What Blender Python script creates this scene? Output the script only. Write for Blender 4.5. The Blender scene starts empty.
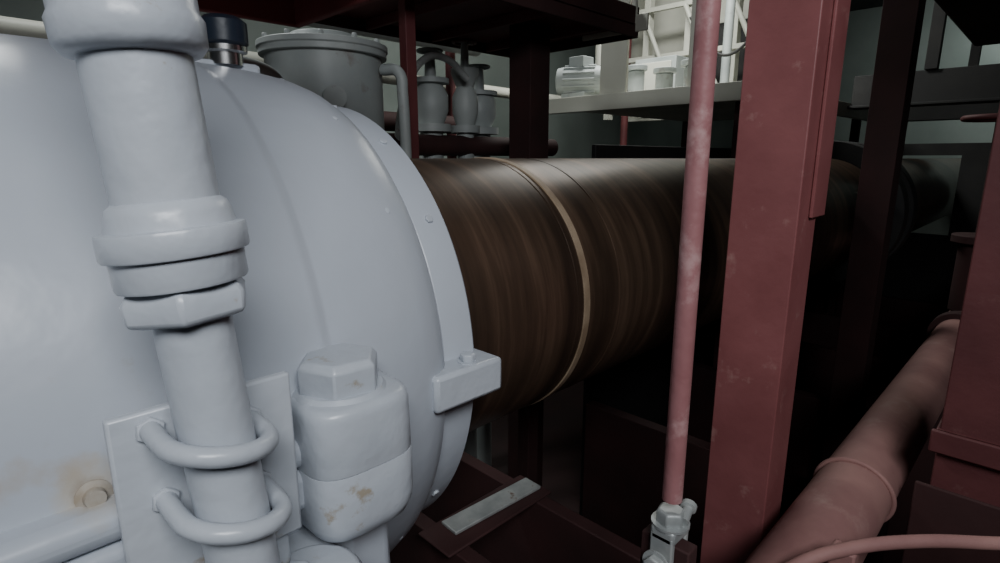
import bpy, bmesh, math, random
from mathutils import Vector, Matrix
random.seed(4)
scene = bpy.context.scene
COL = scene.collection

# ------------------------------------------------------------------ materials
def paint(name, c1, c2, rough=0.4, scale=6.0, metal=0.0, bump=0.15, bscale=60, rust=None, rust_lo=0.62, rust_hi=0.72,
          rust_scale=3.0, stretch=(1,1,1), stains=None):
    m = bpy.data.materials.new(name); m.use_nodes = True
    nt = m.node_tree; N = nt.nodes; L = nt.links
    b = N['Principled BSDF']
    tc = N.new('ShaderNodeTexCoord'); mp = N.new('ShaderNodeMapping')
    mp.inputs['Scale'].default_value = stretch
    L.new(tc.outputs['Object'], mp.inputs['Vector'])
    no = N.new('ShaderNodeTexNoise'); no.inputs['Scale'].default_value = scale; no.inputs['Detail'].default_value = 6
    L.new(mp.outputs['Vector'], no.inputs['Vector'])
    cr = N.new('ShaderNodeValToRGB')
    cr.color_ramp.elements[0].position = 0.35; cr.color_ramp.elements[0].color = (*c1, 1)
    cr.color_ramp.elements[1].position = 0.65; cr.color_ramp.elements[1].color = (*c2, 1)
    L.new(no.outputs['Fac'], cr.inputs['Fac'])
    out = cr.outputs['Color']
    if rust:
        n2 = N.new('ShaderNodeTexNoise'); n2.inputs['Scale'].default_value = rust_scale; n2.inputs['Detail'].default_value = 10
        n2.inputs['Roughness'].default_value = 0.65
        L.new(tc.outputs['Object'], n2.inputs['Vector'])
        r2 = N.new('ShaderNodeValToRGB')
        r2.color_ramp.elements[0].position = rust_lo; r2.color_ramp.elements[0].color = (0,0,0,1)
        r2.color_ramp.elements[1].position = rust_hi; r2.color_ramp.elements[1].color = (1,1,1,1)
        L.new(n2.outputs['Fac'], r2.inputs['Fac'])
        mx = N.new('ShaderNodeMix'); mx.data_type = 'RGBA'
        L.new(r2.outputs['Color'], mx.inputs['Factor'])
        L.new(out, mx.inputs['A']); mx.inputs['B'].default_value = (*rust, 1)
        out = mx.outputs['Result']
    for (cen, rad, stretchv, colr, amt) in (stains or []):
        # weeping rust stain: noisy patch round a leak point, in object space
        mm = N.new('ShaderNodeMapping'); mm.vector_type = 'POINT'
        mm.inputs['Location'].default_value = tuple(-c*s for c, s in zip(cen, stretchv)); mm.inputs['Scale'].default_value = stretchv
        L.new(tc.outputs['Object'], mm.inputs['Vector'])
        ln = N.new('ShaderNodeVectorMath'); ln.operation = 'LENGTH'; L.new(mm.outputs['Vector'], ln.inputs[0])
        nz = N.new('ShaderNodeTexNoise'); nz.inputs['Scale'].default_value = 32; nz.inputs['Detail'].default_value = 8
        L.new(tc.outputs['Object'], nz.inputs['Vector'])
        ma = N.new('ShaderNodeMath'); ma.operation = 'MULTIPLY_ADD'; ma.inputs[1].default_value = rad*3.2
        L.new(nz.outputs['Fac'], ma.inputs[0]); L.new(ln.outputs['Value'], ma.inputs[2])
        mr = N.new('ShaderNodeMapRange'); mr.inputs['From Min'].default_value = rad*1.9; mr.inputs['From Max'].default_value = rad*2.7
        mr.inputs['To Min'].default_value = amt; mr.inputs['To Max'].default_value = 0
        L.new(ma.outputs['Value'], mr.inputs['Value'])
        mx = N.new('ShaderNodeMix'); mx.data_type = 'RGBA'
        L.new(mr.outputs['Result'], mx.inputs['Factor']); L.new(out, mx.inputs['A']); mx.inputs['B'].default_value = (*colr, 1)
        out = mx.outputs['Result']
    L.new(out, b.inputs['Base Color'])
    b.inputs['Roughness'].default_value = rough
    b.inputs['Metallic'].default_value = metal
    if bump:
        n3 = N.new('ShaderNodeTexNoise'); n3.inputs['Scale'].default_value = bscale; n3.inputs['Detail'].default_value = 3
        L.new(tc.outputs['Object'], n3.inputs['Vector'])
        bp = N.new('ShaderNodeBump'); bp.inputs['Strength'].default_value = bump; bp.inputs['Distance'].default_value = 0.003
        L.new(n3.outputs['Fac'], bp.inputs['Height']); L.new(bp.outputs['Normal'], b.inputs['Normal'])
    return m

GREY  = paint('grey_gloss_paint', (.40,.435,.49), (.45,.485,.54), rough=.33, scale=3, bump=.35, bscale=24, rust=(.36,.32,.27), rust_lo=.68, rust_hi=.78, rust_scale=8,
        stains=[((.045,-.366,.030),.024,(.8,1,1.1),(.46,.41,.33),.7), ((.045,-.366,.030),.010,(1,1,1),(.20,.13,.08),.7),
                ((-.01,-.366,.055),.022,(.5,1,1.2),(.38,.31,.23),.7), ((-.01,-.366,.065),.010,(.6,1,1.2),(.18,.12,.08),.75),
                ((.02,-.36,-.02),.018,(.5,1,1),(.40,.34,.25),.6),
                ((.30,-.33,-.06),.02,(1,1,.7),(.30,.27,.22),.6), ((.30,-.34,.02),.012,(1,1,.7),(.30,.27,.22),.5)])
GREY2 = paint('grey_paint_thick', (.42,.455,.505), (.48,.515,.565), rough=.30, scale=9, bump=.55, bscale=38, rust=(.33,.29,.23), rust_lo=.64, rust_hi=.70, rust_scale=20,
        stains=[((.243,-.415,.096),.005,(1,1,1),(.06,.04,.03),.9), ((.228,-.425,.064),.009,(.5,1,2.4),(.22,.17,.12),.8)])
GREYBG= paint('grey_machinery_paint', (.30,.33,.33), (.41,.44,.43), rough=.5, scale=5, rust=(.15,.10,.07))
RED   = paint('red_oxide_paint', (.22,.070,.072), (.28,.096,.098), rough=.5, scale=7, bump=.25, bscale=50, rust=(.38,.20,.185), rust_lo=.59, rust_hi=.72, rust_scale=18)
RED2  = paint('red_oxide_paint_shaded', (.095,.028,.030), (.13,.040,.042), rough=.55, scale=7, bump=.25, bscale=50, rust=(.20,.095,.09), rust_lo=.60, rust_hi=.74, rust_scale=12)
REDP  = paint('red_oxide_pipe_dusty', (.28,.14,.132), (.38,.205,.185), rough=.7, scale=8, bump=.3, bscale=60, rust=(.43,.28,.25), rust_lo=.58, rust_hi=.76, rust_scale=9)
REDROD= paint('red_rod_worn', (.28,.115,.12), (.34,.155,.16), rough=.5, scale=16, bump=.3, bscale=80, rust=(.44,.26,.26), rust_lo=.54, rust_hi=.68, rust_scale=26)
DRED  = paint('dark_red_paint', (.10,.024,.026), (.14,.036,.038), rough=.65, scale=6)
REDW  = paint('walkway_red_paint', (.17,.035,.036), (.22,.05,.05), rough=.6, scale=6)
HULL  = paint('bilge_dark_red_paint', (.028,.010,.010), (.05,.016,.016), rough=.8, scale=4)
DARK  = paint('dark_steel', (.012,.012,.013), (.022,.021,.021), rough=.7, scale=5)
BLACKB= paint('dark_blue_cap_plastic', (.012,.018,.03), (.02,.028,.045), rough=.35)
CHROME= paint('bright_steel', (.5,.5,.5), (.6,.6,.6), rough=.25, metal=1, bump=0)
GALV  = paint('galvanised_steel', (.34,.36,.36), (.48,.50,.49), rough=.45, metal=.3, scale=30, rust=(.2,.12,.08), rust_scale=30)
BAND  = paint('tan_band', (.24,.17,.11), (.38,.29,.20), rough=.5, scale=18, bump=.1)
CREAM = paint('cream_paint', (.48,.48,.42), (.58,.58,.51), rough=.5, scale=3, rust=(.25,.16,.1), rust_lo=.66)
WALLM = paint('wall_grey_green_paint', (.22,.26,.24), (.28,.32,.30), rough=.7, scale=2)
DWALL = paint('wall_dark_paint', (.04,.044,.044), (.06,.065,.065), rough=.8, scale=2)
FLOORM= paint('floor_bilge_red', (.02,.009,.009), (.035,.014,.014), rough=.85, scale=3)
RUSTM = paint('rusty_stain', (.30,.25,.19), (.42,.41,.38), rough=.6, scale=40)

def shaft_mat():
    m = bpy.data.materials.new('oiled_brown_shaft_steel'); m.use_nodes = True
    nt = m.node_tree; N = nt.nodes; L = nt.links; b = N['Principled BSDF']
    tc = N.new('ShaderNodeTexCoord'); mp = N.new('ShaderNodeMapping'); mp.inputs['Scale'].default_value = (18, 1.2, 1.2)
    L.new(tc.outputs['Object'], mp.inputs['Vector'])
    n = N.new('ShaderNodeTexNoise'); n.inputs['Scale'].default_value = 1.3; n.inputs['Detail'].default_value = 8
    n.inputs['Roughness'].default_value = .62
    L.new(mp.outputs['Vector'], n.inputs['Vector'])
    cr = N.new('ShaderNodeValToRGB'); e = cr.color_ramp.elements
    e[0].position = .32; e[0].color = (.058,.039,.029,1); e[1].position = .70; e[1].color = (.23,.148,.10,1)
    k = e.new(.52); k.color = (.112,.072,.049,1)
    L.new(n.outputs['Fac'], cr.inputs['Fac'])
    n2 = N.new('ShaderNodeTexNoise'); n2.inputs['Scale'].default_value = 4; n2.inputs['Detail'].default_value = 8
    L.new(tc.outputs['Object'], n2.inputs['Vector'])
    mx = N.new('ShaderNodeMix'); mx.data_type = 'RGBA'; mx.blend_type = 'MULTIPLY'; mx.inputs['Factor'].default_value = .6
    c2 = N.new('ShaderNodeValToRGB'); c2.color_ramp.elements[0].position=.3; c2.color_ramp.elements[0].color=(.5,.5,.5,1)
    c2.color_ramp.elements[1].position=.65
    L.new(n2.outputs['Fac'], c2.inputs['Fac'])
    L.new(cr.outputs['Color'], mx.inputs['A']); L.new(c2.outputs['Color'], mx.inputs['B'])
    L.new(mx.outputs['Result'], b.inputs['Base Color'])
    b.inputs['Metallic'].default_value = .55; b.inputs['Roughness'].default_value = .38
    return m
SHAFT = shaft_mat()

# ------------------------------------------------------------------ helpers
def Yr(v): return v - 0.8      # distance measured from the gangway side

def empty(name, loc=(0,0,0)):
    o = bpy.data.objects.new(name, None); o.location = loc; o.empty_display_size = .1
    COL.objects.link(o); return o

def finish(name, me, mat, parent=None, bevel=0, smooth=True, seg=2):
    me.materials.append(mat)
    o = bpy.data.objects.new(name, me); COL.objects.link(o)
    if smooth:
        for p in me.polygons: p.use_smooth = True
        try: me.set_sharp_from_angle(angle=math.radians(38))
        except Exception: pass
    if bevel:
        md = o.modifiers.new('bevel', 'BEVEL'); md.width = bevel; md.segments = seg; md.limit_method = 'ANGLE'
        md.angle_limit = math.radians(35); md.harden_normals = False
    if parent: o.parent = parent
    return o

def box(name, x0, x1, y0, y1, z0, z1, mat, parent=None, bevel=.003, seg=2):
    bm = bmesh.new(); bmesh.ops.create_cube(bm, size=1)
    for v in bm.verts:
        v.co = Vector((x0 + (v.co.x+.5)*(x1-x0), y0 + (v.co.y+.5)*(y1-y0), z0 + (v.co.z+.5)*(z1-z0)))
    me = bpy.data.meshes.new(name); bm.to_mesh(me); bm.free()
    return finish(name, me, mat, parent, bevel, True, seg)

def prism(name, pts, z0, z1, mat, parent=None, bevel=.002, seg=2):
    bm = bmesh.new()
    vs = [bm.verts.new((p[0], p[1], z0)) for p in pts]; f = bm.faces.new(vs)
    r = bmesh.ops.extrude_face_region(bm, geom=[f])
    for v in [g for g in r['geom'] if isinstance(g, bmesh.types.BMVert)]: v.co.z = z1
    bmesh.ops.recalc_face_normals(bm, faces=bm.faces)
    me = bpy.data.meshes.new(name); bm.to_mesh(me); bm.free()
    return finish(name, me, mat, parent, bevel, True, seg)

def loft(name, outlines, mat, parent=None):
    """outlines: list of (z, [(x,y)...]) same count"""
    bm = bmesh.new(); rings = [[bm.verts.new((x,y,z)) for x,y in pts] for z, pts in outlines]
    n = len(rings[0])
    for a, b in zip(rings, rings[1:]):
        for i in range(n): bm.faces.new((a[i], a[(i+1)%n], b[(i+1)%n], b[i]))
    bm.faces.new(rings[0]); bm.faces.new(rings[-1])
    bmesh.ops.recalc_face_normals(bm, faces=bm.faces)
    me = bpy.data.meshes.new(name); bm.to_mesh(me); bm.free()
    return finish(name, me, mat, parent)

def lathe(name, prof, p0, axis, mat, parent=None, seg=64, bevel=0, smooth=True, spin=0):
    axis = Vector(axis).normalized(); q = Vector((0,0,1)).rotation_difference(axis)
    p0 = Vector(p0); bm = bmesh.new(); rings = []
    for t, r in prof:
        if r < 1e-6:
            rings.append([bm.verts.new(p0 + q @ Vector((0,0,t)))])
        else:
            rings.append([bm.verts.new(p0 + q @ Vector((r*math.cos(spin+2*math.pi*i/seg), r*math.sin(spin+2*math.pi*i/seg), t))) for i in range(seg)])
    for a, b in zip(rings, rings[1:]):
        for i in range(seg):
            j = (i+1) % seg
            if len(a) == 1 and len(b) == 1: continue
            if len(a) == 1: bm.faces.new((a[0], b[i], b[j]))
            elif len(b) == 1: bm.faces.new((a[i], b[0], a[j]))
            else: bm.faces.new((a[i], b[i], b[j], a[j]))
    for rg in (rings[0], rings[-1]):
        if len(rg) > 1: bm.faces.new(rg)
    bmesh.ops.recalc_face_normals(bm, faces=bm.faces)
    me = bpy.data.meshes.new(name); bm.to_mesh(me); bm.free()
    return finish(name, me, mat, parent, bevel, smooth)

def cyl(name, p0, p1, r, mat, parent=None, seg=32, bevel=0):
    d = Vector(p1) - Vector(p0)
    return lathe(name, [(0, r), (d.length, r)], p0, d, mat, parent, seg, bevel)

def hexbolt(name, p, axis, r, h, mat, parent=None, spin=.3, washer=True):
    pr = [(0, r*.97), (h*.15, r), (h*.82, r), (h, r*.86)]
    o = lathe(name, pr, p, axis, mat, parent, 6, .0015, True, spin)
    if washer:
        lathe(name+'_washer', [(-.001, r*1.28), (h*.12, r*1.28)], p, axis, mat, parent, 24)
    return o

def tube(name, pts, r, mat, parent=None, cyclic=False, smoothc=True):
    cu = bpy.data.curves.new(name+'_c', 'CURVE'); cu.dimensions = '3D'; cu.bevel_depth = r; cu.bevel_resolution = 5
    cu.use_fill_caps = True; cu.resolution_u = 10
    if smoothc:
        sp = cu.splines.new('BEZIER'); sp.bezier_points.add(len(pts)-1)
        for b, p in zip(sp.bezier_points, pts):
            b.co = p; b.handle_left_type = b.handle_right_type = 'AUTO'
    else:
        sp = cu.splines.new('POLY'); sp.points.add(len(pts)-1)
        for b, p in zip(sp.points, pts): b.co = (*p, 1)
    sp.use_cyclic_u = cyclic
    t = bpy.data.objects.new(name+'_t', cu); COL.objects.link(t)
    bpy.context.view_layer.update()
    me = bpy.data.meshes.new_from_object(t.evaluated_get(bpy.context.evaluated_depsgraph_get()))
    bpy.data.objects.remove(t); bpy.data.curves.remove(cu)
    me.name = name; me.materials.clear()
    return finish(name, me, mat, parent)

def torus(name, c, axis, R, r, mat, parent=None, seg=48):
    axis = Vector(axis).normalized(); q = Vector((0,0,1)).rotation_difference(axis)
    pts = [Vector(c) + q @ Vector((R*math.cos(2*math.pi*i/seg), R*math.sin(2*math.pi*i/seg), 0)) for i in range(seg)]
    return tube(name, pts, r, mat, parent, True, False)

# ------------------------------------------------------------------ room
X0, X1, Y0, Y1, H = -2.2, 8.0, -2.8, 3.2, 3.2
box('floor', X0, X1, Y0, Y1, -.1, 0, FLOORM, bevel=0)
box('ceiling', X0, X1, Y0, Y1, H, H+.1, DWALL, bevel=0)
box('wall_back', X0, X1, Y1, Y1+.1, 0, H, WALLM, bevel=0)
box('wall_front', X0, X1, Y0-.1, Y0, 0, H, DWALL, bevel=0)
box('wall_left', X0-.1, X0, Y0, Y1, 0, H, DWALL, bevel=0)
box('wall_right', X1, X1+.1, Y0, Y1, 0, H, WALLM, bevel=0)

# ------------------------------------------------------------------ propeller shaft
ZC = 1.25
sh = empty('propeller_shaft', (0,0,ZC))
lathe('shaft_body', [(0,.25),(7.57,.25)], (.40,0,0), (1,0,0), SHAFT, sh, 128)
lathe('shaft_band', [(.0,.2502),(.001,.2522),(.015,.2522),(.016,.2502)], (.752,0,0), (1,0,0), BAND, sh, 128)
for x, wd in ((.485,.006),(.735,.003),(.86,.004)):
    lathe('shaft_score_ring', [(.0,.2501),(.001,.2507),(wd,.2507),(wd+.001,.2501)], (x,0,0), (1,0,0), SHAFT, sh, 128)
for x in (2.9, 3.1):
    lathe('coupling_flange', [(0,.25),(.002,.33),(.09,.33),(.092,.25)], (x,0,0), (1,0,0), DARK, sh, 64, .004)

# ------------------------------------------------------------------ bearing housing
bh = empty('shaft_bearing_housing', (0,0,ZC))
prof = [(-.92,.20),(-.92,.30),(-.88,.335),(-.80,.358),(-.60,.368),(-.2,.371),(.10,.371),(.218,.3695),(.224,.3685),(.229,.3655),(.233,.3650),(.25,.3645),(.30,.361),
        (.335,.356),(.358,.349),(.372,.341),(.379,.333),(.381,.322),(.383,.321),(.385,.3245),(.387,.3255),(.430,.3255),(.434,.322),(.434,.252),(.42,.2505)]
lathe('bearing_shell', prof, (0,0,0), (1,0,0), GREY, bh, 160)
def ledge(side):
    s_ = -1 if side == 'f' else 1
    y_in, y_out = s_*.30, s_*.395
    box('split_ledge_upper_'+side, -.86, .27, min(y_in,y_out), max(y_in,y_out), .0006, .026, GREY, bh, .011, 4)
    box('split_ledge_lower_'+side, -.86, .27, min(y_in,y_out), max(y_in,y_out), -.036, -.0006, GREY, bh, .008, 3)
ledge('f'); ledge('b')
def boss(x, y, tag):
    s_ = -1 if y < 0 else 1
    def outline(R, k=0.0):
        pts = []
        ex = 2/3.4
        for i in range(49):            # rounded-square front of the cast boss
            a = math.pi*i/48
            c, s = math.cos(a), math.sin(a)
            pts.append((x + R*math.copysign(abs(c)**ex, c), y + s_*R*.90*abs(s)**ex))
        W = R + k
        for t in (.02,.05,.08,.115):   # flares smoothly into the shell
            pts.append((x - W - 3.8*t*t, y - s_*t))
        for t in (.115,.08,.05,.02):
            pts.append((x + W + 3.8*t*t, y - s_*t))
        return pts
    loft('boss_upper_'+tag, [(.0002,outline(.0485)),(.0010,outline(.0488)),(.046,outline(.0480)),(.051,outline(.0470)),(.0545,outline(.0450)),(.0565,outline(.041))], GREY2, bh)
    loft('boss_lower_'+tag, [(-.066,outline(.034)),(-.060,outline(.043)),(-.050,outline(.0475)),(-.040,outline(.0490)),(-.0010,outline(.0490)),(-.0002,outline(.0487))], GREY2, bh)
    hexbolt('boss_bolt_'+tag, (x-.003,y+s_*-.004,.0560), (0,0,1), .0360, .031, GREY2, bh, .95, False)
    lathe('boss_bolt_fillet_'+tag, [(0,.0395),(.004,.036)], (x-.003,y-s_*.004,.056), (0,0,1), GREY2, bh, 32)
boss(.226, -.386, 'a'); boss(-.30, -.386, 'b'); boss(.226, .386, 'c'); boss(-.30, .386, 'd')
box('support_rib', .215,.270,-.38,-.28,-1.20,-.055, GREY, bh, .012, 3)
lathe('drain_lobe', [(0,.036),(.024,.040),(.036,.040),(.042,.036)], (.165,-.425,-.112), (0,0,1), GREY2, bh, 32, .002)
hexbolt('drain_lobe_bolt', (.150,-.430,-.070), (0,0,1), .0135, .016, GREY2, bh)
box('drain_lobe_arm', .130,.20,-.42,-.27,-.112,-.074, GREY2, bh, .006)
for s_ in (-1, 1):
    y0, y1 = sorted((s_*.27, s_*.360))
    box('seal_lug', .345,.445,y0,y1,-.020,.022, GREY2, bh, .005)
    hexbolt('seal_lug_bolt', (.405, s_*.343, .022), (0,0,1), .0095, .010, GREY2, bh)
for i in range(16):
    a = math.radians(11 + i*22.5)
    if abs(math.sin(a)) < .25: continue
    d = Vector((0, -math.cos(a), math.sin(a)))
    hexbolt('flange_screw', Vector((.409,0,0)) + d*.3245, d, .0055, .004, GREY2, bh, i)
    lathe('shell_screw', [(0,.0045),(.002,.0035),(.003,0)], Vector((.335,0,0)) + d*.354, d, GREY2, bh, 12)
def pedestal():
    bm = bmesh.new()
    a = [(-.70,-.33,0.02),(.30,-.33,0.02),(.30,.33,0.02),(-.70,.33,0.02)]
    bot = [bm.verts.new((x*1.02, y*1.1, -ZC)) for x,y,_ in a]
    top = [bm.verts.new((x, y, -.16)) for x,y,_ in a]
    bm.faces.new(bot); bm.faces.new(top)
    for i in range(4): bm.faces.new((bot[i], bot[(i+1)%4], top[(i+1)%4], top[i]))
    bmesh.ops.recalc_face_normals(bm, faces=bm.faces)
    me = bpy.data.meshes.new('pedestal'); bm.to_mesh(me); bm.free()
    finish('pedestal', me, GREY, bh, .008)
pedestal()
# clamp bracket plate + u bolts; the pipe leans slightly, the clamps follow it
box('pipe_bracket_plate', .050,.163,-.421,-.413,-.030,.098, GREY2, bh, .002)
box('pipe_bracket_foot', .060,.155,-.415,-.33,-.060,-.028, GREY2, bh, .003)
LX, LY = -.062, .062       # lean per metre of height
def axis_at(z):            # z is world height
    return (.096 + LX*(z-1.42), -.445 + LY*(z-1.42))
for z, tl in ((.080,.0060), (.030,.0065)):
    PX, PY = axis_at(ZC+z)
    R = .0290; pts = [(PX-R-.001, -.410, z+tl+.001), (PX-R, PY, z+tl)]
    for i in range(1, 12):
        a = math.pi*i/12
        pts.append((PX - R*math.cos(a), PY - R*math.sin(a), z+tl*math.cos(a)))
    pts += [(PX+R, PY, z-tl), (PX+R+.001, -.410, z-tl)]
    tube('u_bolt', pts, .0062, GREY2, bh)
    for sx in (-1, 1):
        hexbolt('u_bolt_nut', (PX+sx*(R+.0005), -.421, z-sx*tl), (0,-1,0), .0088, .004, GREY2, bh, .4, False)

an = math.radians(4.5)
d = Vector((0,-math.cos(an), math.sin(an)))
pl = Vector((.045,0,0)) + d*.369
lathe('shell_plug', [(0,.011),(.003,.011),(.005,.007),(.010,.006),(.011,0)], pl, d, RUSTM, bh, 20)
box('top_pad', .20,.32,-.05,.10,.345,.367, GREY, bh, .006)

# ------------------------------------------------------------------ breather cap
sc = empty('breather_cap', (.280,-.04,1.612))
lathe('chrome_base', [(0,.020),(.014,.020),(.016,.026),(.022,.026),(.023,.018)], (0,0,0), (0,0,1), CHROME, sc, 32)
lathe('dark_cap', [(.022,.024),(.026,.028),(.050,.028),(.056,.020),(.057,0)], (0,0,0), (0,0,1), BLACKB, sc, 32)

# ------------------------------------------------------------------ grey vertical pipe with reducer coupling
gp = empty('grey_cooling_pipe', (0,0,0))
def A(z): return Vector((*axis_at(z), z))
axv = (A(2)-A(1)).normalized(); AL = (A(2)-A(1)).length
def plathe(name, prof, seg=64, bevel=0, spin=0):
    z0 = prof[0][0]
    return lathe(name, [((z-z0)*AL, r) for z, r in prof], A(z0), axv, GREY2, gp, seg, bevel, True, spin)
plathe('upper_pipe', [(1.46,.0272),(3.2,.0272)])
plathe('lower_pipe', [(0,.0212),(1.43,.0212)])
plathe('reducer_coupling', [(1.428,.028),(1.4295,.0340),(1.431,.0348),(1.446,.0350),(1.4468,.0378),(1.448,.0385),(1.4600,.0385),(1.4615,.0378),(1.4622,.0335),(1.4700,.0322),(1.4745,.0305),(1.4770,.0272)])
plathe('union_nut', [(1.408,.026),(1.411,.0348),(1.423,.0358),(1.430,.031)], 6, .002, .15)
plathe('top_socket', [(1.552,.0272),(1.554,.033),(1.558,.0360),(1.570,.0366),(1.574,.0345),(1.61,.035),(1.615,.040),(1.655,.040),(1.658,.027)])

# ------------------------------------------------------------------ red hanger rod with turnbuckle
rr = empty('red_hanger_rod', (.543,Yr(.265),0))
lathe('rod', [(1.12,.0112),(3.2,.0112)], (0,0,0), (0,0,1), REDROD, rr, 32)
hexbolt('lock_nut', (0,0,1.090), (0,0,1), .017, .018, GALV, rr, .2)
box('clevis_left', -.020,-.012,-.014,.014,1.02,1.083, GALV, rr, .002)
box('clevis_right', .012,.020,-.014,.014,1.02,1.083, GALV, rr, .002)
box('clevis_bridge', -.020,.020,-.015,.015,1.073,1.091, GALV, rr, .004)
cyl('clevis_pin', (-.030,0,1.05), (.032,0,1.05), .008, GALV, rr, 20)
hexbolt('clevis_pin_head', (-.028,0,1.05), (-1,0,0), .013, .009, GALV, rr)
lathe('side_fitting', [(0,.006),(.020,.006),(.021,.009),(.027,.009)], (.0,-.015,1.098), (.9,.2,.25), GALV, rr, 20)
box('anchor_bar', -.011,.011,-.03,.03,0,1.070, HULL, rr, .002)

# ------------------------------------------------------------------ red posts
def angle_post(name, x, y, w, d, z0, z1, t, mat):
    o = empty(name, (x,y,0))
    prism('angle_section', [(0,0),(d,0),(d,t),(t,t),(t,w),(0,w)], z0, z1, mat, o, .002)
    return o
p1 = angle_post('red_steel_post', .90, Yr(.275), .102, .085, 0, 3.2, .009, RED)
box('splice_plate', .045,.108,-.006,0.0,1.41,3.2, RED, p1, .002)
box('base_plate', -.05,.14,-.02,.14,0,.012, RED, p1)
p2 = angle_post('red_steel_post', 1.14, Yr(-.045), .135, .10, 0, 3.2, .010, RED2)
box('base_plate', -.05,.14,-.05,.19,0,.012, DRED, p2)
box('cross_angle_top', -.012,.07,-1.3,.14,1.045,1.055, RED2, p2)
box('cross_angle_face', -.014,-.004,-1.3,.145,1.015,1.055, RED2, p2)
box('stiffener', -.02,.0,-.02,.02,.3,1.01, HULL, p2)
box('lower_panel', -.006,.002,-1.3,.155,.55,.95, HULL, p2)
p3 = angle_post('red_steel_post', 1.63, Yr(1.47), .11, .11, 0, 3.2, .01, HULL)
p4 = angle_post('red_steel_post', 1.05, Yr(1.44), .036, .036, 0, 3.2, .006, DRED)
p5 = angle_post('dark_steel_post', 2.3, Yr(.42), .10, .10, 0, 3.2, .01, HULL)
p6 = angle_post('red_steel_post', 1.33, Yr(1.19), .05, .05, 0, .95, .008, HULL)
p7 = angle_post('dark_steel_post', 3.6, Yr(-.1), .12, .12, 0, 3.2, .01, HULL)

# ------------------------------------------------------------------ red pipe (low right)
rp = empty('red_bilge_pipe', (0,Yr(.193),.905))
cyl('pipe', (.2,0,0), (4.85,0,0), .060, REDP, rp, 64)
torus('clamp_ring', (1.107,0,0), (1,0,.12), .0625, .0045, REDP, rp)
for x in (2.4, 2.425):
    cyl('pipe_flange', (x,0,0), (x+.022,0,0), .080, HULL, rp, 48, .003)
for x in (.35, 2.0, 4.0):
    box('pipe_support', x,x+.03,-.05,.05,-.905,-.055, HULL, rp)
cyl('valve_bonnet', (2.6,0,.05), (2.6,0,.30), .055, HULL, rp, 32, .004)
cyl('valve_flange', (2.6,0,.30), (2.6,0,.33), .08, HULL, rp, 32, .004)
cyl('valve_stem', (2.6,0,.33), (2.6,0,.74), .014, HULL, rp, 20)
torus('valve_handwheel', (2.6,0,.73), (0,0,1), .10, .010, DRED, rp)
for a in (0, math.pi/2):
    cyl('handwheel_spoke', (2.6-.10*math.cos(a),-.10*math.sin(a),.73), (2.6+.10*math.cos(a),.10*math.sin(a),.73), .007, DRED, rp, 12)
th = empty('red_conduit', (0,0,0))
tube('conduit_tube', [(.60,Yr(.30),.80),(.66,Yr(.24),.90),(.723,Yr(.172),.985),(.772,Yr(.129),1.004),(.84,Yr(.066),1.012),(.911,Yr(-.009),1.011),(1.06,Yr(-.16),1.008),(1.3,Yr(-.4),1.0)], .0085, REDP, th)
box('conduit_saddle', .765,.790,Yr(.12),Yr(.15),.955,1.0, REDP, th)

# ------------------------------------------------------------------ frames beneath the shaft
fr = empty('hull_frame_girder', (0,0,0))
for x in (.62,.86):
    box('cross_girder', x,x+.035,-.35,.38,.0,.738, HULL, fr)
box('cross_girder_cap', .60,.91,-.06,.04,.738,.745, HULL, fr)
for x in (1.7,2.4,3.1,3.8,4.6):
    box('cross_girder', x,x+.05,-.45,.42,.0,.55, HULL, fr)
st = box('scaffold_strip', -.125,.125,-.025,.025,0,.008, GALV, None, .002)
st.location = (.775,Yr(.795),.745); st.rotation_euler = (0,0,math.radians(-3))

# ------------------------------------------------------------------ overhead walkways
w1 = empty('overhead_walkway', (0,0,0))
box('deck_plate', .10,.55,Yr(.72),Yr(1.10),1.80,1.81, REDW, w1)
box('edge_channel_back', .10,.55,Yr(1.085),Yr(1.10),1.746,1.84, REDW, w1)
box('edge_channel_end', .535,.55,Yr(.72),Yr(1.10),1.746,1.84, REDW, w1)
for x in (.12,.32):
    box('joist', x,x+.02,Yr(.72),Yr(1.10),1.76,1.80, REDW, w1)
for x in (.12,.53):
    for y in (.74,1.08):
        cyl('hanger', (x,Yr(y),1.80), (x,Yr(y),3.2), .010, DRED, w1, 12)
w2 = empty('overhead_walkway', (0,0,0))
box('deck_plate', .9,2.0,Yr(1.25),Yr(1.9),1.99,2.0, DRED, w2)
for a in ((.9,2.0,Yr(1.89),Yr(1.90)),(1.99,2.0,Yr(1.25),Yr(1.9)),(.9,.91,Yr(1.25),Yr(1.9)),(.9,2.0,Yr(1.25),Yr(1.26))):
    box('edge_channel', *a, 1.95,2.06, HULL, w2)
box('toe_plate', 1.976,1.988,Yr(1.20),Yr(1.50),1.970,2.03, CREAM, w2)
for x in (1.2,1.5,1.8): box('joist', x,x+.015,Yr(1.26),Yr(1.89),1.955,1.99, DRED, w2)
for x in (.91,1.98):
    for y in (1.26,1.88): cyl('hanger', (x,Yr(y),2.0), (x,Yr(y),3.2), .012, CREAM, w2, 12)
w3 = empty('machinery_platform', (0,0,0))
box('deck_plate', 2.54,4.6,Yr(1.02),Yr(2.35),1.80,1.82, CREAM, w3)
box('edge_beam', 2.52,2.56,Yr(1.0),Yr(2.37),1.745,1.825, CREAM, w3)
box('edge_beam_side', 2.54,4.6,Yr(1.0),Yr(1.03),1.745,1.825, CREAM, w3)
box('upright_plate', 2.56,2.58,Yr(1.66),Yr(1.82),1.82,2.4, CREAM, w3)
box('upright_plate', 2.56,2.58,Yr(1.30),Yr(1.33),1.82,2.6, CREAM, w3)
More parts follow.
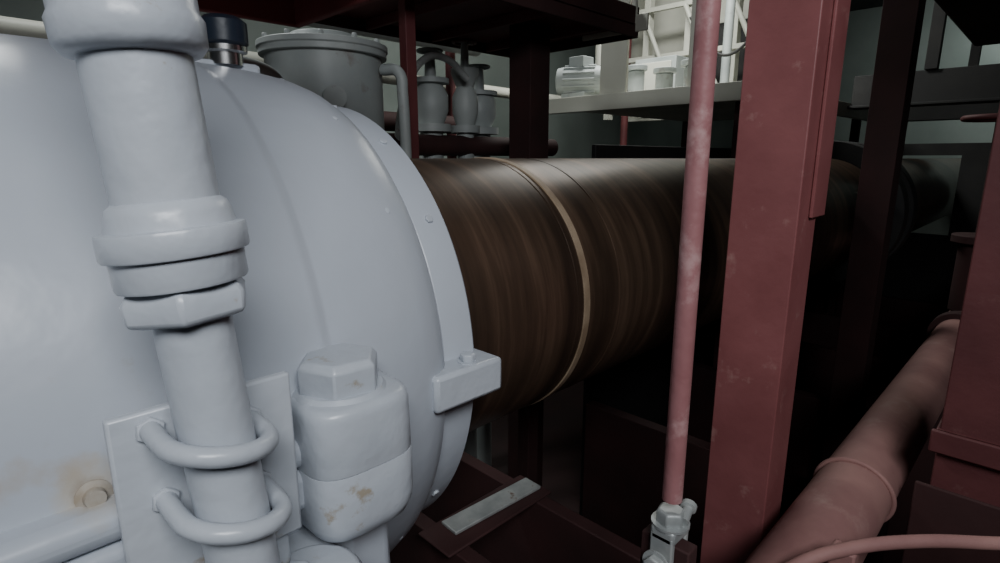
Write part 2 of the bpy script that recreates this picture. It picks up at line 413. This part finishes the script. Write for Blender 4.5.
for x,y in ((2.6,1.06),(2.6,2.3),(4.5,1.06),(4.5,2.3)): box('leg', x,x+.05,Yr(y),Yr(y)+.05,0,1.80, HULL, w3)
mo = empty('electric_motor', (2.74,Yr(2.08),1.935))
lathe('motor_body', [(-.14,.05),(-.13,.075),(-.10,.08),(.10,.08),(.13,.075),(.15,.04),(.2,.012)], (0,0,0), (.5,-1,0), GREYBG, mo, 40)
for i in range(14):
    a = 2*math.pi*i/14; v = Vector((.5,-1,0)).normalized(); q = Vector((0,0,1)).rotation_difference(v)
    c0 = q @ Vector((.083*math.cos(a), .083*math.sin(a), -.09)); c1 = q @ Vector((.083*math.cos(a), .083*math.sin(a), .09))
    cyl('cooling_fin', c0, c1, .006, GREYBG, mo, 8)
box('motor_foot', -.08,.08,-.08,.08,-.11,-.07, GREYBG, mo)
box('terminal_box', -.05,.05,-.05,.05,.07,.13, GREYBG, mo)

ef = empty('cream_engine_frame', (0,0,0))
box('panel', 4.5,4.56,Yr(1.7),Yr(2.9),1.82,3.2, CREAM, ef)
for y in (1.45,1.8,2.15,2.5,2.85): box('upright', 4.15,4.22,Yr(y),Yr(y)+.05,1.82,3.2, CREAM, ef)
for z in (1.95,2.25,2.6): box('rail', 4.12,4.15,Yr(1.4),Yr(2.9),z,z+.035, CREAM, ef)
for i,y in enumerate((1.5,1.85,2.2)):
    cyl('diagonal_brace', (4.10,Yr(y),1.9), (4.10,Yr(y+.33),2.6), .018, CREAM, ef, 12)
cyl('gauge_pipe', (3.9,Yr(1.75),1.82), (3.9,Yr(1.75),3.2), .03, GREYBG, ef)
cyl('gauge_pipe', (3.7,Yr(1.45),1.82), (3.7,Yr(1.45),3.2), .022, CREAM, ef)
cyl('gauge_pipe', (3.4,Yr(2.4),1.82), (3.4,Yr(2.4),3.2), .05, CREAM, ef)
cyl('gauge_pipe', (3.25,Yr(2.25),1.82), (3.25,Yr(2.25),3.2), .03, GREYBG, ef)
box('cabinet', 3.5,3.8,Yr(1.9),Yr(2.2),1.82,2.15, GREYBG, ef)
box('cabinet_door', 3.49,3.5,Yr(1.93),Yr(2.17),1.85,2.12, CREAM, ef)
box('recess_shade_block', 4.40,4.49,Yr(1.75),Yr(2.1),2.0,2.5, DARK, ef)  # solid dark block standing in for the shade of a recess
for y in (1.12,1.30): cyl('ladder_rail', (3.3,Yr(y),1.82), (3.3,Yr(y),3.2), .014, CREAM, ef, 12)
for k in range(7): cyl('ladder_rung', (3.3,Yr(1.12),1.92+k*.17), (3.3,Yr(1.30),1.92+k*.17), .009, CREAM, ef, 10)
for (x,y,z,r) in ((3.1,1.55,1.92,.07),(3.1,1.75,1.90,.05),(3.2,2.0,1.95,.05)):
    cyl('pump_body', (x,Yr(y),1.82), (x,Yr(y),z+.08), r, GREYBG, ef, 32, .01)
    cyl('pump_cap', (x,Yr(y),z+.08), (x,Yr(y),z+.11), r*1.3, GREYBG, ef, 32, .004)
pts=[]
for i in range(13):
    t=i/12; pts.append((3.46, Yr(1.3+.5*t), 2.35-.25*math.sin(math.pi*t)))
tube('chain_loop', pts, .009, DARK, ef)

tk = empty('grey_header_tank', (.87,Yr(1.60),0))
lathe('tank_shell', [(0,.165),(1.785,.165),(1.786,.180),(1.803,.180),(1.804,.184),(1.82,.184),(1.822,.10),(1.85,.09),(1.851,0)], (0,0,0), (0,0,1), GREYBG, tk, 64, .003)
for i in range(12):
    a=2*math.pi*i/12; hexbolt('lid_bolt', (.172*math.cos(a),.172*math.sin(a),1.82),(0,0,1),.008,.012,GREYBG,tk,0,False)
cyl('gauge_boss', (-.06,-.145,1.66), (-.075,-.185,1.66), .030, GREYBG, tk, 24)
tube('drain_pipe', [(.10,-.15,1.75),(.12,-.20,1.74),(.125,-.21,1.68),(.125,-.21,0)], .016, GREYBG, tk)

vm = empty('valve_manifold', (1.42,Yr(1.80),0))
for i,(dx,dy,r) in enumerate(((0,0,.045),(.16,-.02,.035),(.30,.05,.05))):
    dz = (0,.05,-.02)[i]
    lathe('riser', [(0,r),(1.60,r),(1.602,r*1.7),(1.63,r*1.7),(1.632,r*1.1),(1.68,r*1.5),(1.74,r*1.5),(1.78,r),(1.782+dz,r*1.6),(1.80+dz,r*1.6),(1.802+dz,r*.5),(1.9+dz,r*.4)], (dx,dy,0), (0,0,1), GREYBG, vm, 32)
    torus('handwheel', (dx,dy,1.90+dz), (0,0,1), .045, .006, DRED if i==1 else GREYBG, vm, 32)
    cyl('wheel_spoke', (dx-.045,dy,1.90+dz), (dx+.045,dy,1.90+dz), .006, GREYBG, vm, 8)
cyl('header', (-.3,-.03,1.55), (.7,-.03,1.55), .04, HULL, vm)
tube('loop_pipe', [(-.2,-.05,1.55),(-.2,-.1,1.7),(-.1,-.1,1.85),(0,-.1,1.86),(.1,-.1,1.8)], .013, GALV, vm)
tube('loop_pipe', [(.45,-.05,1.55),(.45,-.1,1.7),(.46,-.1,1.92),(.55,-.1,1.95)], .016, CREAM, vm)
bp_ = empty('background_pipework', (0,0,0))
cyl('long_pipe', (-1.5,Yr(2.45),1.69), (2.4,Yr(2.6),1.69), .05, HULL, bp_)
cyl('long_pipe', (-1.5,Yr(2.6),1.95), (4.4,Yr(3.0),1.95), .035, CREAM, bp_)
cyl('long_pipe', (-1.5,Yr(2.45),2.15), (2.4,Yr(2.6),2.15), .06, GREYBG, bp_)
for x in (-1.2,.6,2.3,4.2): cyl('pipe_stanchion', (x,Yr(2.72),0), (x,Yr(2.72),3.2), .03, DRED, bp_)
tube('elbow_pipe', [(.42,Yr(1.20),0),(.42,Yr(1.20),1.60),(.43,Yr(1.22),1.66),(.50,Yr(1.25),1.68),(.57,Yr(1.27),1.65),(.58,Yr(1.28),0)], .026, GREYBG, bp_)
lb = empty('switch_cabinet', (-.55,Yr(1.95),0))
box('cabinet_body', -.5,.35,0,.3,0,2.05, GREYBG, lb, .01)
for x in (-.48,-.05): box('cabinet_door', x,x+.38,-.012,0,.2,2.0, CREAM, lb, .004)
for x in (-.13,.30): box('door_handle', x,x+.015,-.03,-.012,1.5,1.62, DARK, lb)

for i,x in enumerate((4.0,5.6)):
    b = empty('deck_beam', (x,0,0))
    box('web', 0,.015,Y0+.01,Yr(1.0),1.80,1.98, DARK, b)
    box('flange', -.07,.085,Y0+.01,Yr(1.0),1.79,1.805, DARK, b)
    box('hanger_a', -.02,.03,Yr(.6),Yr(.66),1.98,3.2, DARK, b)
    box('hanger_b', -.02,.03,Yr(-.9),Yr(-.84),1.98,3.2, DARK, b)
d1 = empty('overhead_duct', (0,0,0))
box('duct_body', 1.3,3.2,Yr(-.6),Yr(.37),1.96,2.4, DARK, d1, .01)
for x in (1.4,3.1): box('duct_hanger', x,x+.03,Yr(-.3),Yr(-.27),2.4,3.2, DARK, d1)
bk = empty('blackout_plates', (4.9,0,0))  # dark plates added so the lit end wall stays black low down
box('plate_gangway_side', 0,.02,Y0+.01,-.27,0,1.60, DARK, bk, 0)
box('plate_back_side', 0,.02,.27,1.2,0,1.60, DARK, bk, 0)
box('plate_below', 0,.02,-.27,.27,0,.98, DARK, bk, 0)
box('plate_above', 0,.02,-.27,.27,1.52,1.60, DARK, bk, 0)
sc2 = empty('dark_rear_screen', (0,0,0))  # upright dark plate behind the shaft
box('screen_plate', 1.75,4.88,Yr(1.25),Yr(1.27),0,1.55, DARK, sc2)
sc3 = empty('dark_locker', (2.9,Yr(-.6),0))
box('locker_body', 0,1.6,-.6,.4,0,1.50, DARK, sc3, .01)
box('locker_door', -.01,0,-.55,.35,.1,1.45, DARK, sc3, .004)

# ------------------------------------------------------------------ lights
def area(name, loc, target, size, energy, color=(1,1,1), sy=None, spread=180):
    l = bpy.data.lights.new(name, 'AREA'); l.shape = 'RECTANGLE'; l.size = size; l.size_y = sy or size
    l.energy = energy; l.color = color; l.spread = math.radians(spread)
    o = bpy.data.objects.new(name, l); COL.objects.link(o); o.location = loc
    o.rotation_euler = (Vector(target)-Vector(loc)).to_track_quat('-Z','Y').to_euler()
    return o
area('gangway_lamp', (-.40,-1.65,2.45), (.20,-.3,1.30), 1.0, 21, (.95,.975,1.0), .5, 150)
area('platform_lamp', (3.0,1.0,3.05), (3.4,1.2,1.8), .9, 42, (.98,1,.95), .3)
area('manifold_lamp', (.4,1.4,3.0), (.9,.9,1.6), .6, 20, (.96,1,.98), .25)
area('aft_lamp', (7.0,-.6,3.1), (7.8,-.6,2.0), .8, 14, (.92,1,.97), .3)

w = bpy.data.worlds.new('world'); scene.world = w; w.use_nodes = True
w.node_tree.nodes['Background'].inputs['Color'].default_value = (.5,.55,.6,1)
w.node_tree.nodes['Background'].inputs['Strength'].default_value = .02

# ------------------------------------------------------------------ camera
cam = bpy.data.cameras.new('camera'); co = bpy.data.objects.new('camera', cam); COL.objects.link(co)
cam.sensor_width = 36; cam.lens = 20.16; cam.clip_start = .02
co.location = (0,-.8,1.5)
p = math.radians(12.4)
co.rotation_euler = Vector((math.cos(p)*.7071, math.cos(p)*.7071, -math.sin(p))).to_track_quat('-Z','Y').to_euler()
scene.camera = co
